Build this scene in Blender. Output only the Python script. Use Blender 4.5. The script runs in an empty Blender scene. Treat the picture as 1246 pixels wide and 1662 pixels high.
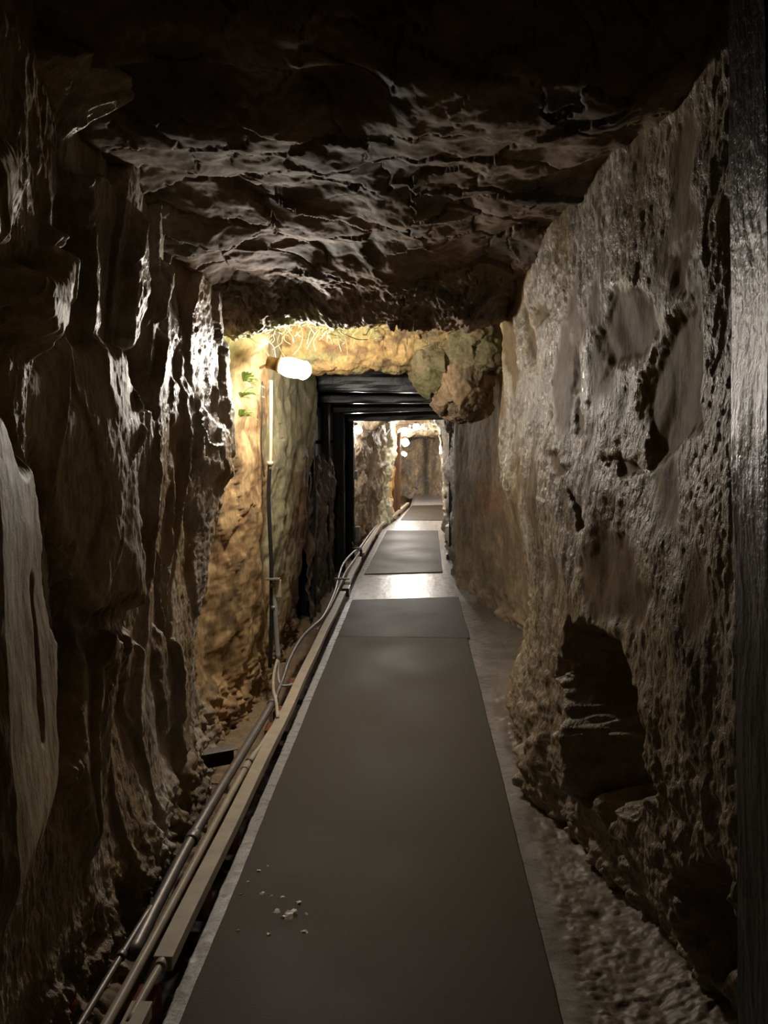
import bpy, math, random
import numpy as np
from mathutils import Vector, Matrix

S = bpy.context.scene
COL = S.collection
random.seed(7)
PI = math.pi

# ------------------------------------------------------------------ camera, world, exposure
cam_data = bpy.data.cameras.new('camera')
cam = bpy.data.objects.new('camera', cam_data)
COL.objects.link(cam)
cam_data.sensor_fit = 'VERTICAL'
cam_data.sensor_height = 36.0
cam_data.lens = 36.0 * 1200.0 / 1662.0
cam_data.clip_start = 0.05
cam_data.clip_end = 100
cam.location = (0, 0, 1.55)
cam.rotation_euler = (math.radians(90 - 5.7106), 0, math.radians(2.6112))
S.camera = cam

world = bpy.data.worlds.new('world')
S.world = world
world.use_nodes = True
world.node_tree.nodes['Background'].inputs[0].default_value = (0.9, 0.8, 0.65, 1)
world.node_tree.nodes['Background'].inputs[1].default_value = 0.0005

S.view_settings.view_transform = 'Standard'
S.view_settings.look = 'None'
S.view_settings.gamma = 1
S.view_settings.use_curve_mapping = False
S.view_settings.exposure = 1.0
S.cycles.use_denoising = True
S.cycles.max_bounces = 6
S.cycles.sample_clamp_indirect = 4.0

# radiance of each lamp's glowing glass
LAMP_NEAR = 185.0
LAMP_MID = 160.0
LAMP_FAR = 260.0
FILL_LAMP_BEHIND = 1.5  # added dim fill lamp, unseen behind the camera
LAMP_COLOR = (1.0, 0.91, 0.80)

# ------------------------------------------------------------------ noise
_rng = np.random.RandomState(11)
_PERM = np.tile(_rng.permutation(256), 3)
_G = _rng.normal(size=(256, 3)); _G /= np.linalg.norm(_G, axis=1)[:, None]
_G = _G.astype(np.float32)
_R = _rng.rand(256, 3).astype(np.float32)

def _h(i, j, k):
    return _PERM[_PERM[_PERM[i & 255] + (j & 255)] + (k & 255)]

def perlin(x, y, z):
    x, y, z = (np.asarray(a, dtype=np.float32) for a in (x, y, z))
    x, y, z = np.broadcast_arrays(x, y, z)
    xi, yi, zi = (np.floor(a).astype(np.int32) for a in (x, y, z))
    fx, fy, fz = x - xi, y - yi, z - zi
    u, v, w = (f * f * f * (f * (f * 6 - 15) + 10) for f in (fx, fy, fz))
    out = 0
    for dx in (0, 1):
        for dy in (0, 1):
            for dz in (0, 1):
                g = _G[_h(xi + dx, yi + dy, zi + dz)]
                d = g[..., 0] * (fx - dx) + g[..., 1] * (fy - dy) + g[..., 2] * (fz - dz)
                out = out + d * (u if dx else 1 - u) * (v if dy else 1 - v) * (w if dz else 1 - w)
    return out * 1.6

def fbm(x, y, z, octaves=4, gain=0.5):
    a, s, f = 1.0, 0, 1.0
    for i in range(octaves):
        s = s + a * perlin(x * f + 17.3 * i, y * f + 5.1 * i, z * f - 9.7 * i)
        a *= gain; f *= 2.03
    return s

def ridged(x, y, z, octaves=3, gain=0.5):
    a, s, f = 1.0, 0, 1.0
    for i in range(octaves):
        n = 1 - np.minimum(np.abs(perlin(x * f + 31 * i, y * f - 7 * i, z * f + 3 * i)) * 2, 1)
        s = s + a * n * n
        a *= gain; f *= 2.1
    return s

def cells(x, y, z):
    """distance to the nearest and second nearest cell point, and the nearest cell's random numbers and the offset from its point"""
    x, y, z = (np.asarray(a, dtype=np.float32) for a in (x, y, z))
    x, y, z = np.broadcast_arrays(x, y, z)
    xi, yi, zi = (np.floor(a).astype(np.int32) for a in (x, y, z))
    f1 = np.full(x.shape, 9, np.float32); f2 = f1.copy(); cid = np.zeros(x.shape, np.int32); off = np.zeros(x.shape + (3,), np.float32)
    for dx in (-1, 0, 1):
        for dy in (-1, 0, 1):
            for dz in (-1, 0, 1):
                h = _h(xi + dx, yi + dy, zi + dz)
                r = _R[h]
                o = np.stack([x - xi - dx - r[..., 0], y - yi - dy - r[..., 1], z - zi - dz - r[..., 2]], -1)
                d = np.sqrt((o ** 2).sum(-1))
                m = d < f1
                f2 = np.where(m, f1, np.minimum(f2, d))
                cid = np.where(m, h, cid)
                f1 = np.where(m, d, f1)
                off = np.where(m[..., None], o, off)
    return f1, f2, _G[cid], _R[cid], off

def facets(x, y, z):
    """broken rock: every cell is a tilted flat face"""
    f1, f2, g, r, off = cells(x, y, z)
    return (r[..., 0] - 0.5) * 0.6 + (g * off).sum(-1) * 0.8, f2 - f1

def sstep(a, b, x):
    t = np.clip((x - a) / (b - a), 0, 1)
    return t * t * (3 - 2 * t)

def poly_sdf(px, py, poly):
    """signed distance, negative inside"""
    d = np.full(px.shape, 1e9, np.float32); inside = np.zeros(px.shape, bool)
    n = len(poly)
    for i in range(n):
        ax, ay = poly[i]; bx, by = poly[(i + 1) % n]
        ex, ey = bx - ax, by - ay
        wx, wy = px - ax, py - ay
        t = np.clip((wx * ex + wy * ey) / (ex * ex + ey * ey + 1e-12), 0, 1)
        d = np.minimum(d, (wx - ex * t) ** 2 + (wy - ey * t) ** 2)
        c = ((ay > py) != (by > py)) & (px < ex * (py - ay) / (ey + 1e-12) + ax)
        inside ^= c
    d = np.sqrt(d)
    return np.where(inside, -d, d)

def knots(Y, Z, ys, zs, table):
    """smooth two-way interpolation of a table[y][z]"""
    T = np.array(table, dtype=float)
    A = np.stack([np.interp(Z, zs, row) for row in T])            # rows of knots at every z
    out = np.zeros((len(Y), len(Z)))
    for i, y in enumerate(Y):
        k = int(np.clip(np.searchsorted(ys, y) - 1, 0, len(ys) - 2))
        t = np.clip((y - ys[k]) / (ys[k + 1] - ys[k]), 0, 1)
        t = t * t * (3 - 2 * t) * 0.6 + t * 0.4
        out[i] = A[k] * (1 - t) + A[k + 1] * t
    return out

# ------------------------------------------------------------------ mesh helpers
def link(o, parent=None):
    COL.objects.link(o)
    if parent: o.parent = parent
    return o

def grid_mesh(name, P, mat, color=None, smooth=None, flip=False):
    """a surface from an (n, m, 3) array of points"""
    n, m = P.shape[:2]
    me = bpy.data.meshes.new(name)
    me.vertices.add(n * m)
    me.vertices.foreach_set('co', P.reshape(-1).astype(np.float32))
    i = (np.arange(n - 1)[:, None] * m + np.arange(m - 1)[None]).reshape(-1)
    q = np.stack([i, i + 1, i + m + 1, i + m] if not flip else [i, i + m, i + m + 1, i + 1], 1).astype(np.int32)
    me.loops.add(q.size); me.loops.foreach_set('vertex_index', q.reshape(-1))
    me.polygons.add(len(q))
    me.polygons.foreach_set('loop_start', np.arange(0, q.size, 4, dtype=np.int32))
    me.polygons.foreach_set('use_smooth', np.ones(len(q), bool))
    me.update(calc_edges=True)
    if color is not None:
        a = me.color_attributes.new('rock_color', 'FLOAT_COLOR', 'POINT')
        c = np.ones((n * m, 4), np.float32); c[:, :3] = color.reshape(-1, 3)
        a.data.foreach_set('color', c.reshape(-1))
    if smooth is not None:
        a = me.attributes.new('smooth_rock', 'FLOAT', 'POINT')
        a.data.foreach_set('value', np.ascontiguousarray(smooth, dtype=np.float32).reshape(-1))
    me.materials.append(mat)
    return bpy.data.objects.new(name, me)

def mesh_obj(name, verts, faces, mat, parent=None, smooth=False, bevel=0, seg=2):
    me = bpy.data.meshes.new(name)
    me.from_pydata([tuple(v) for v in verts], [], [tuple(f) for f in faces])
    me.materials.append(mat)
    if smooth:
        for p in me.polygons: p.use_smooth = True
    me.update()
    o = link(bpy.data.objects.new(name, me), parent)
    if bevel:
        b = o.modifiers.new('bevel', 'BEVEL'); b.width = bevel; b.segments = seg; b.limit_method = 'ANGLE'
    return o

def merge(*parts):
    V, Fc = [], []
    for v, f in parts:
        k = len(V); V += list(v); Fc += [tuple(i + k for i in q) for q in f]
    return V, Fc

def box_geo(c, s, rot=None):
    v = [Vector((x * s[0] / 2, y * s[1] / 2, z * s[2] / 2)) for x in (-1, 1) for y in (-1, 1) for z in (-1, 1)]
    if rot: v = [rot @ p for p in v]
    v = [p + Vector(c) for p in v]
    return v, [(0, 1, 3, 2), (4, 6, 7, 5), (0, 4, 5, 1), (2, 3, 7, 6), (0, 2, 6, 4), (1, 5, 7, 3)]

def resample(pts, step=0.02):
    """Catmull-Rom through the points"""
    P = [Vector(p) for p in pts]
    P = [P[0] * 2 - P[1]] + P + [P[-1] * 2 - P[-2]]
    out = []
    for i in range(1, len(P) - 2):
        a, b, c, d = P[i - 1:i + 3]
        n = max(2, int((c - b).length / step))
        for k in range(n):
            t = k / n
            out.append(0.5 * ((2 * b) + (c - a) * t + (2 * a - 5 * b + 4 * c - d) * t * t + (3 * b - a - 3 * c + d) * t ** 3))
    out.append(P[-2])
    return out

def tube_geo(pts, r, seg=12, step=0.03, curve=True, cap=True):
    P = resample(pts, step) if curve else [Vector(p) for p in pts]
    R = r if callable(r) else (lambda t: r)
    V, Fc = [], []
    up = None
    for i, p in enumerate(P):
        t = (P[min(i + 1, len(P) - 1)] - P[max(i - 1, 0)]).normalized()
        if up is None:
            up = t.orthogonal().normalized()
        up = (up - t * up.dot(t)).normalized()
        w = t.cross(up)
        rr = R(i / (len(P) - 1))
        for k in range(seg):
            a = 2 * PI * k / seg
            V.append(p + (up * math.cos(a) + w * math.sin(a)) * rr)
    for i in range(len(P) - 1):
        for k in range(seg):
            a, b = i * seg + k, i * seg + (k + 1) % seg
            Fc.append((a, b, b + seg, a + seg))
    if cap:
        Fc.append(tuple(reversed(range(seg)))); n = (len(P) - 1) * seg
        Fc.append(tuple(range(n, n + seg)))
    return V, Fc

def lathe_geo(profile, origin, axis, seg=20):
    """profile of (distance along axis, radius)"""
    ax = Vector(axis).normalized(); u = ax.orthogonal().normalized(); w = ax.cross(u); o = Vector(origin)
    V, Fc = [], []
    for h, r in profile:
        for k in range(seg):
            a = 2 * PI * k / seg
            V.append(o + ax * h + (u * math.cos(a) + w * math.sin(a)) * max(r, 1e-4))
    for i in range(len(profile) - 1):
        for k in range(seg):
            a, b = i * seg + k, i * seg + (k + 1) % seg
            Fc.append((a, b, b + seg, a + seg))
    Fc.append(tuple(reversed(range(seg)))); n = (len(profile) - 1) * seg
    Fc.append(tuple(range(n, n + seg)))
    return V, Fc

def tag(o, label, cat, group=None, kind=None):
    o['label'] = label; o['category'] = cat
    if group: o['group'] = group
    o['kind'] = kind or 'thing'
    return o

def structure(o):
    o['kind'] = 'structure'
    return o

def thing(name, loc, label, cat, group=None):
    o = bpy.data.objects.new(name, None); o.empty_display_size = 0.05
    COL.objects.link(o); o.location = loc
    return tag(o, label, cat, group)

def part(name, geo, mat, parent, smooth=True, bevel=0):
    """geometry given in world coordinates, stored relative to its thing"""
    off = Vector(parent.location) if parent.parent is None else Vector((0, 0, 0))
    root = parent
    while root.parent: root = root.parent
    off = Vector(root.location)
    return mesh_obj(name, [Vector(v) - off for v in geo[0]], geo[1], mat, parent, smooth, bevel)

# ------------------------------------------------------------------ materials
def new_mat(name):
    m = bpy.data.materials.new(name); m.use_nodes = True
    return m, m.node_tree.nodes, m.node_tree.links, m.node_tree.nodes['Principled BSDF']

def node(nt, kind, **kw):
    n = nt.new(kind)
    for k, v in kw.items(): setattr(n, k, v)
    return n

def coords(nd, lk, scale=(1, 1, 1)):
    tc = nd.new('ShaderNodeTexCoord'); mp = nd.new('ShaderNodeMapping')
    mp.inputs['Scale'].default_value = scale
    lk.new(tc.outputs['Object'], mp.inputs['Vector'])
    return mp.outputs[0]

def noise_tex(nd, lk, vec, scale, detail=4, rough=0.6, dist=0.0):
    n = nd.new('ShaderNodeTexNoise')
    n.inputs['Scale'].default_value = scale; n.inputs['Detail'].default_value = detail
    n.inputs['Roughness'].default_value = rough; n.inputs['Distortion'].default_value = dist
    lk.new(vec, n.inputs['Vector'])
    return n.outputs['Fac']

def ramp(nd, lk, fac, stops):
    r = nd.new('ShaderNodeValToRGB')
    while len(r.color_ramp.elements) < len(stops): r.color_ramp.elements.new(0.5)
    for e, (p, c) in zip(r.color_ramp.elements, stops):
        e.position = p; e.color = (*c, 1) if len(c) == 3 else (c[0],) * 3 + (1,)
    lk.new(fac, r.inputs[0])
    return r.outputs[0]

def math_node(nd, lk, op, a, b=None, clamp=False):
    n = nd.new('ShaderNodeMath'); n.operation = op; n.use_clamp = clamp
    for i, v in enumerate((a, b)):
        if v is None: continue
        if isinstance(v, (int, float)): n.inputs[i].default_value = v
        else: lk.new(v, n.inputs[i])
    return n.outputs[0]

def bump(nd, lk, b, height, strength, dist, prev=None):
    n = nd.new('ShaderNodeBump'); n.inputs['Distance'].default_value = dist
    if isinstance(strength, (int, float)): n.inputs['Strength'].default_value = strength
    else: lk.new(strength, n.inputs['Strength'])
    lk.new(height, n.inputs['Height'])
    if prev: lk.new(prev, n.inputs['Normal'])
    lk.new(n.outputs[0], b.inputs['Normal'])
    return n.outputs[0]

def mix_color(nd, lk, fac, a, b, blend='MIX'):
    n = nd.new('ShaderNodeMix'); n.data_type = 'RGBA'; n.blend_type = blend
    if isinstance(fac, (int, float)): n.inputs[0].default_value = fac
    else: lk.new(fac, n.inputs[0])
    for i, v in ((6, a), (7, b)):
        if isinstance(v, tuple): n.inputs[i].default_value = (*v, 1)
        else: lk.new(v, n.inputs[i])
    return n.outputs[2]

def rock_material(name, rough_wet=0.30, rough_dry=0.62, stretch=(1, 1, 0.45), grain=55.0, spec=0.6, b1=0.9, b2=0.7):
    m, nd, lk, b = new_mat(name)
    at = nd.new('ShaderNodeAttribute'); at.attribute_name = 'rock_color'
    sm = nd.new('ShaderNodeAttribute'); sm.attribute_name = 'smooth_rock'
    vec = coords(nd, lk, stretch)
    n1 = noise_tex(nd, lk, vec, grain * 0.25, 5, 0.65)
    n2 = noise_tex(nd, lk, vec, grain, 4, 0.7)
    n3 = noise_tex(nd, lk, vec, grain * 3.2, 3, 0.7)
    v1 = ramp(nd, lk, n1, [(0.25, (0.62,)), (0.75, (1.35,))])
    v2 = ramp(nd, lk, n2, [(0.3, (0.75,)), (0.7, (1.2,))])
    c = mix_color(nd, lk, 1.0, at.outputs['Color'], v1, 'MULTIPLY')
    c = mix_color(nd, lk, 0.8, c, v2, 'MULTIPLY')
    lk.new(c, b.inputs['Base Color'])
    wet = ramp(nd, lk, noise_tex(nd, lk, vec, 5.0, 3, 0.6), [(0.38, (rough_wet,)), (0.62, (rough_wet + 0.18,))])
    r = mix_color(nd, lk, sm.outputs['Fac'], wet, (rough_dry,) * 3)
    lk.new(r, b.inputs['Roughness'])
    lk.new(mix_color(nd, lk, sm.outputs['Fac'], (spec,) * 3, (0.12,) * 3), b.inputs['Specular IOR Level'])
    inv = math_node(nd, lk, 'SUBTRACT', 1.0, math_node(nd, lk, 'MULTIPLY', sm.outputs['Fac'], 0.8), True)
    p = bump(nd, lk, b, n2, math_node(nd, lk, 'MULTIPLY', inv, b1), 0.012)
    bump(nd, lk, b, n3, math_node(nd, lk, 'MULTIPLY', inv, b2), 0.004, p)
    return m

def plain(name, color, rough=0.5, metal=0.0, spec=0.5, var=0.15, scale=30, bumpd=0.0, stretch=(1, 1, 1)):
    m, nd, lk, b = new_mat(name)
    vec = coords(nd, lk, stretch)
    n = noise_tex(nd, lk, vec, scale, 5, 0.65)
    lo = tuple(c * (1 - var) for c in color); hi = tuple(min(1, c * (1 + var)) for c in color)
    lk.new(ramp(nd, lk, n, [(0.3, lo), (0.7, hi)]), b.inputs['Base Color'])
    b.inputs['Roughness'].default_value = rough; b.inputs['Metallic'].default_value = metal
    b.inputs['Specular IOR Level'].default_value = spec
    if bumpd: bump(nd, lk, b, n, 0.8, bumpd)
    return m

def glow(name, color, strength):
    m, nd, lk, b = new_mat(name)
    b.inputs['Base Color'].default_value = (0.9, 0.9, 0.85, 1)
    b.inputs['Emission Color'].default_value = (*color, 1)
    b.inputs['Emission Strength'].default_value = strength
    return m

ROCK = rock_material('wet_grey_brown_rock')
ROCK_OCHRE = rock_material('ochre_rock', 0.45, 0.7, (1, 1, 0.4), 48.0, 0.35)
ROCK_CEILING = rock_material('flaky_ceiling_rock', 0.55, 0.75, (1, 1, 1), 40.0, 0.3, .6, .5)
ROCK_FAR = rock_material('far_rock', 0.5, 0.7, (1, 1, 0.8), 26.0, 0.3, .7, .5)
TIMBER_BLACK = plain('black_tarred_timber', (0.012, 0.013, 0.016), 0.34, 0, 0.6, 0.5, 20, 0.004, (1, 1, 1))
TIMBER_POST = plain('black_wet_timber', (0.016, 0.015, 0.014), 0.27, 0, 0.7, 0.5, 70, 0.006, (1, 1, 0.5))
TIMBER_MATTE = plain('dull_black_timber', (0.010, 0.010, 0.012), 0.7, 0, 0.25, 0.5, 20, 0.004, (1, 1, .3))
TIMBER_BROWN = plain('brown_timber', (0.13, 0.075, 0.045), 0.6, 0, 0.3, 0.3, 22, 0.003, (1, 1, 0.15))
PVC = plain('dusty_beige_plastic', (0.40, 0.34, 0.25), 0.42, 0, 0.4, 0.18, 14, 0.0004)
PVC_GREY = plain('grey_plastic', (0.30, 0.30, 0.29), 0.38, 0, 0.5, 0.2, 16)
STEEL = plain('dull_steel', (0.20, 0.18, 0.16), 0.42, 0.5, 0.5, 0.25, 40, 0.0006)
BLACK_PLASTIC = plain('black_plastic', (0.015, 0.015, 0.016), 0.35, 0, 0.5, 0.3, 20)
RUST = plain('rusty_brick_red', (0.18, 0.06, 0.03), 0.8, 0, 0.2, 0.4, 30, 0.003)
RED = plain('faded_red_plastic', (0.32, 0.03, 0.04), 0.5, 0, 0.4, 0.25, 30)
PAPER = plain('white_flaked_paint', (0.88, 0.84, 0.76), 0.6, 0, 0.3, 0.12, 60)
LEAF = plain('pale_green_fern', (0.42, 0.55, 0.18), 0.5, 0, 0.4, 0.3, 40)
ROOT = plain('pale_roots', (0.34, 0.33, 0.14), 0.6, 0, 0.3, 0.4, 40)
LAMP_BASE = plain('aged_bronze_fitting', (0.20, 0.11, 0.05), 0.4, 0.3, 0.5, 0.2, 20)
GLOW_NEAR = glow('bright_lamp_glass', LAMP_COLOR, LAMP_NEAR)
GLOW_MID = glow('second_lamp_glass', (1, .93, .86), LAMP_MID)
GLOW_FAR = glow('distant_lamp_glass', (1, .93, .86), LAMP_FAR)
GLOW_FILL_BEHIND = glow('added_fill_lamp_glass', LAMP_COLOR, FILL_LAMP_BEHIND)

def mat_material():
    m, nd, lk, b = new_mat('dark_ribbed_rubber')
    vec = coords(nd, lk, (1, 1, 1))
    n = noise_tex(nd, lk, vec, 1.7, 4, 0.6)
    f = noise_tex(nd, lk, vec, 240, 2, 0.6)
    c = ramp(nd, lk, n, [(0.3, (0.050, 0.043, 0.0295)), (0.7, (0.067, 0.057, 0.040))])
    c = mix_color(nd, lk, 0.35, c, ramp(nd, lk, f, [(0.3, (0.6,)), (0.7, (1.3,))]), 'MULTIPLY')
    lk.new(c, b.inputs['Base Color'])
    lk.new(ramp(nd, lk, n, [(0.3, (0.52,)), (0.7, (0.66,))]), b.inputs['Roughness'])
    b.inputs['Specular IOR Level'].default_value = 0.15
    w = nd.new('ShaderNodeTexWave'); w.bands_direction = 'Y'; w.inputs['Scale'].default_value = 45
    lk.new(vec, w.inputs['Vector'])
    p = bump(nd, lk, b, w.outputs['Fac'], 0.15, 0.001)
    bump(nd, lk, b, f, 0.4, 0.001, p)
    return m
RUBBER = mat_material()

def floor_material():
    m, nd, lk, b = new_mat('wet_concrete')
    at = nd.new('ShaderNodeAttribute'); at.attribute_name = 'rock_color'
    sm = nd.new('ShaderNodeAttribute'); sm.attribute_name = 'smooth_rock'
    vec = coords(nd, lk, (0.35, 1, 1))
    vec2 = coords(nd, lk, (1, 1, 1))
    n2 = noise_tex(nd, lk, vec, 30, 5, 0.7)
    n3 = noise_tex(nd, lk, vec2, 130, 4, 0.75)
    c = mix_color(nd, lk, 1.0, at.outputs['Color'], ramp(nd, lk, n3, [(0.3, (0.6,)), (0.72, (1.5,))]), 'MULTIPLY')
    lk.new(c, b.inputs['Base Color'])
    lk.new(mix_color(nd, lk, sm.outputs['Fac'], ramp(nd, lk, n2, [(0.35, (0.22,)), (0.65, (0.40,))]), (.8, .8, .8)), b.inputs['Roughness'])
    b.inputs['Specular IOR Level'].default_value = 0.6
    p = bump(nd, lk, b, n2, 0.35, 0.006)
    bump(nd, lk, b, n3, 0.35, 0.002, p)
    return m
FLOOR_MAT = floor_material()
FEATURES_LEFT = [   # outline on the wall as (y, z) in metres, height, edge width, smoothness
    ([(1.751, 1.698), (1.874, 1.783), (2.289, 1.833), (2.349, 1.728), (2.422, 1.593), (2.342, 1.374), (2.403, 1.204), (2.36, 1.005), (2.011, 1.048), (1.884, 1.375), (1.739, 1.566)], 0.05, 0.03, 0.6, 0.12, 0),
    ([(1.518, 1.89), (1.618, 1.909), (1.764, 1.944), (1.908, 2.067), (2.035, 2.117), (2.067, 2.01), (1.957, 1.859), (1.75, 1.787), (1.605, 1.765), (1.511, 1.815)], 0.1, 0.03, 0.7, -0.3, 0.05),
    ([(1.399, 2.097), (1.586, 2.187), (1.695, 2.197), (1.701, 2.106), (1.591, 1.957), (1.381, 1.899)], 0.09, 0.05, 0.6, -0.32, -0.1),
    ([(2.461, 1.858), (2.573, 1.889), (2.654, 1.795), (2.593, 1.65), (2.484, 1.697)], -0.09, 0.03, 0.5),
    ([(1.972, 2.164), (2.087, 2.215), (2.085, 2.029), (1.722, 1.957), (1.724, 1.975), (1.928, 2.035)], -0.06, 0.03, 0.4),
    ([(2.421, 2.262), (2.549, 2.055), (2.461, 1.858), (2.384, 1.845), (2.383, 2.157)], 0.05, 0.02, 0.1),
    ([(2.781, 2.167), (2.901, 2.217), (2.848, 2.09), (2.731, 1.965), (2.669, 1.97)], 0.05, 0.02, 0.1),
    ([(2.921, 1.783), (3.178, 1.777), (3.554, 1.583), (3.648, 1.339), (3.313, 1.414), (2.981, 1.602)], 0.03, 0.03, 0),
    ([(3.568, 2.009), (3.727, 2.014), (3.78, 1.772), (3.809, 1.521), (3.653, 1.4), (3.491, 1.727)], 0.03, 0.03, 0),
    ([(2.606, 1.596), (2.702, 1.484), (2.738, 1.298), (2.65, 1.043), (2.506, 1.059), (2.5, 1.255)], 0.03, 0.02, 0.3, -0.3, 0),
    ([(2.253, 0.91), (2.376, 0.892), (2.537, 0.808), (2.547, 0.714), (2.335, 0.72), (2.267, 0.805)], 0.05, 0.03, 0),
    ([(2.765, 0.816), (2.999, 0.675), (2.954, 0.344), (2.763, 0.371)], 0.035, 0.03, 0),
    ([(2.333, 1.274), (2.46, 1.239), (2.508, 1.146), (2.372, 1.137)], -0.06, 0.02, 0),
    ([(1.902, 2.483), (2.154, 2.628), (2.315, 2.628), (2.262, 2.508), (2.027, 2.403)], 0.12, 0.06, 0.5, -0.3, -0.2),
    ([(1.644, 1.247), (1.676, 1.234), (1.721, 1.073), (1.722, 1.027), (1.685, 1.038), (1.659, 1.134)], -0.07, 0.02, 0),
    ([(1.966, 0.955), (2.154, 0.822), (2.141, 0.435), (1.951, 0.385), (1.852, 0.668)], 0.02, 0.05, 0.4, -0.3, 0),
    ([(1.878, 1.311), (1.924, 1.272), (1.974, 0.97), (1.84, 0.64), (1.812, 0.687), (1.882, 0.996)], -0.05, 0.03, 0.2),
]
FEATURES_RIGHT = [   # outline on the wall as (y, z) in metres, height, edge width, smoothness
    ([(2.633, 0.88), (2.392, 0.932), (2.209, 0.904), (2.106, 0.77), (2.071, 0.619), (2.004, 0.561), (2.265, 0.388), (2.519, 0.301), (2.475, 0.522), (2.651, 0.681)], -0.26, 0.035, 0),
    ([(2.35, 2.002), (2.12, 1.924), (2.093, 1.837), (2.19, 1.763), (2.355, 1.761), (2.444, 1.886)], -0.02, 0.03, 1),
    ([(2.146, 1.742), (1.968, 1.881), (1.888, 1.912), (1.834, 1.655), (1.818, 1.581), (1.936, 1.52), (2.083, 1.484), (2.155, 1.604)], -0.025, 0.03, 1),
    ([(3.885, 2.21), (3.568, 2.043), (3.387, 1.855), (3.453, 1.722), (3.615, 1.876), (3.887, 2.056)], -0.015, 0.03, 1),
    ([(3.441, 2.134), (3.247, 1.998), (3.189, 1.862), (3.32, 1.929)], -0.015, 0.03, 1),
    ([(2.632, 1.68), (2.551, 1.666), (2.529, 1.552), (2.622, 1.552)], -0.015, 0.02, 1),
    ([(2.358, 1.49), (2.284, 1.511), (2.157, 1.478), (2.278, 1.44)], -0.0225, 0.015, 1),
    ([(2.901, 1.481), (2.803, 1.502), (2.68, 1.453), (2.745, 1.413), (2.857, 1.423)], -0.015, 0.015, 1),
    ([(2.638, 1.357), (2.46, 1.284), (2.475, 1.254), (2.578, 1.25)], -0.03, 0.012, 1),
    ([(2.34, 1.282), (2.144, 1.215), (2.041, 1.094), (2.126, 1.002), (2.366, 0.959), (2.492, 1.097)], -0.015, 0.04, 1),
    ([(2.681, 1.876), (2.585, 1.864), (2.553, 1.697), (2.634, 1.702)], -0.01, 0.02, 0.8),
    ([(3.255, 2.102), (3.032, 2.117), (2.968, 2.03), (3.154, 2.01)], -0.015, 0.02, 1),
    ([(2.052, 2.024), (1.949, 2.06), (1.932, 1.935), (2.006, 1.919)], -0.015, 0.03, 1),
    ([(1.907, 0.35), (1.689, 0.506), (1.672, 0.316), (1.819, 0.17)], -0.18, 0.04, 0),
    ([(3.16, -0.136), (2.786, 0.053), (2.805, -0.008), (3.126, -0.188)], -0.1, 0.015, 0),
    ([(2.761, 0.704), (2.654, 0.721), (2.685, 0.669), (2.779, 0.65)], -0.06, 0.01, 0),
    ([(2.343, 0.348), (2.265, 0.388), (2.25, 0.212), (2.328, 0.166)], -0.1, 0.02, 0),
    ([(2.703, 0.45), (2.466, 0.635), (2.41, 0.464), (2.489, 0.317), (2.65, 0.235)], 0.05, 0.03, 0),
    ([(3.36, 0.059), (2.893, 0.371), (2.874, 0.123), (3.088, -0.041), (3.402, -0.143)], 0.04, 0.04, 0),
]

# ------------------------------------------------------------------ rock walls
def mixc(a, b, t):
    t = np.asarray(t)[..., None]
    return np.asarray(a) * (1 - t) + np.asarray(b) * t

def stations(y0, y1, n, near=None, nn=30):
    """rows closer together where the wall is close by"""
    Y = 1 / np.linspace(1 / y0, 1 / y1, n)
    if near is not None: Y = np.concatenate([np.linspace(near, y0, nn)[:-1], Y])
    return Y

def apply_features(Yg, Zg, feats, seed):
    d = np.zeros(Yg.shape, np.float32); sm = np.zeros(Yg.shape, np.float32)
    wx = fbm(Yg * 6 + seed, Zg * 5, seed, 4, 0.6) * 0.035
    wz = fbm(Yg * 6 + seed + 40, Zg * 5, seed + 9, 4, 0.6) * 0.035
    for poly, h, w, s, *tilt in feats:
        xs = [p[0] for p in poly]; zs = [p[1] for p in poly]
        m = (Yg > min(xs) - .15) & (Yg < max(xs) + .15) & (Zg > min(zs) - .15) & (Zg < max(zs) + .15)
        if not m.any(): continue
        sd = poly_sdf((Yg + wx)[m], (Zg + wz)[m], poly)
        k = sstep(w, -w, sd)
        d[m] += h * k * (1 + 0.5 * np.clip(-sd / 0.3, 0, 1))
        if tilt:                                              # the face leans: it turns along the tunnel and up or down
            d[m] += k * (tilt[0] * (Yg[m] - np.mean(xs)) + tilt[1] * (Zg[m] - np.mean(zs)))
        sm[m] = np.maximum(sm[m], s * sstep(w * .5, -w * .5, sd))
    return d, sm

GREY = (0.42, 0.37, 0.30); BROWN = (0.29, 0.205, 0.115); DARK = (0.15, 0.115, 0.08); TAN = (0.46, 0.37, 0.24)
OCHRE = (0.44, 0.29, 0.13); OLIVE = (0.27, 0.245, 0.14); MOSS = (0.17, 0.23, 0.05)

# left wall beside the walkway
Y = stations(1.0, 6.3, 900, -1.5, 40); Z = np.linspace(-0.25, 3.3, 680)
ys = [-1.5, 1.2, 2.0, 3.0, 3.62, 3.80, 4.3, 5.2, 6.0, 6.3]
zs = [0, .3, .6, 1, 1.4, 1.8, 2.1, 2.4, 2.9]
T = [[-1.0] * 9,
     [-.93, -.93, -.94, -.94, -.94, -.94, -.94, -.94, -.9],
     [-.93, -.94, -.95, -.95, -.95, -.95, -.95, -.94, -.85],
     [-.95, -1.0, -1.02, -1.02, -1.0, -1.0, -.99, -.97, -.85],
     [-1.08, -1.12, -1.10, -1.04, -.95, -.93, -.95, -.95, -.8],
     [-1.06, -1.14, -1.16, -1.14, -1.08, -1.06, -1.04, -1.0, -.9],
     [-1.0, -.98, -.97, -.97, -.96, -.95, -.94, -.93, -.9],
     [-1.0, -.95, -.92, -.9, -.9, -.9, -.9, -.9, -.9],
     [-1.02, -.98, -.94, -.9, -.83, -.82, -.85, -.86, -.9],
     [-1.25] * 9]
X = knots(Y, Z, ys, zs, T)
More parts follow.
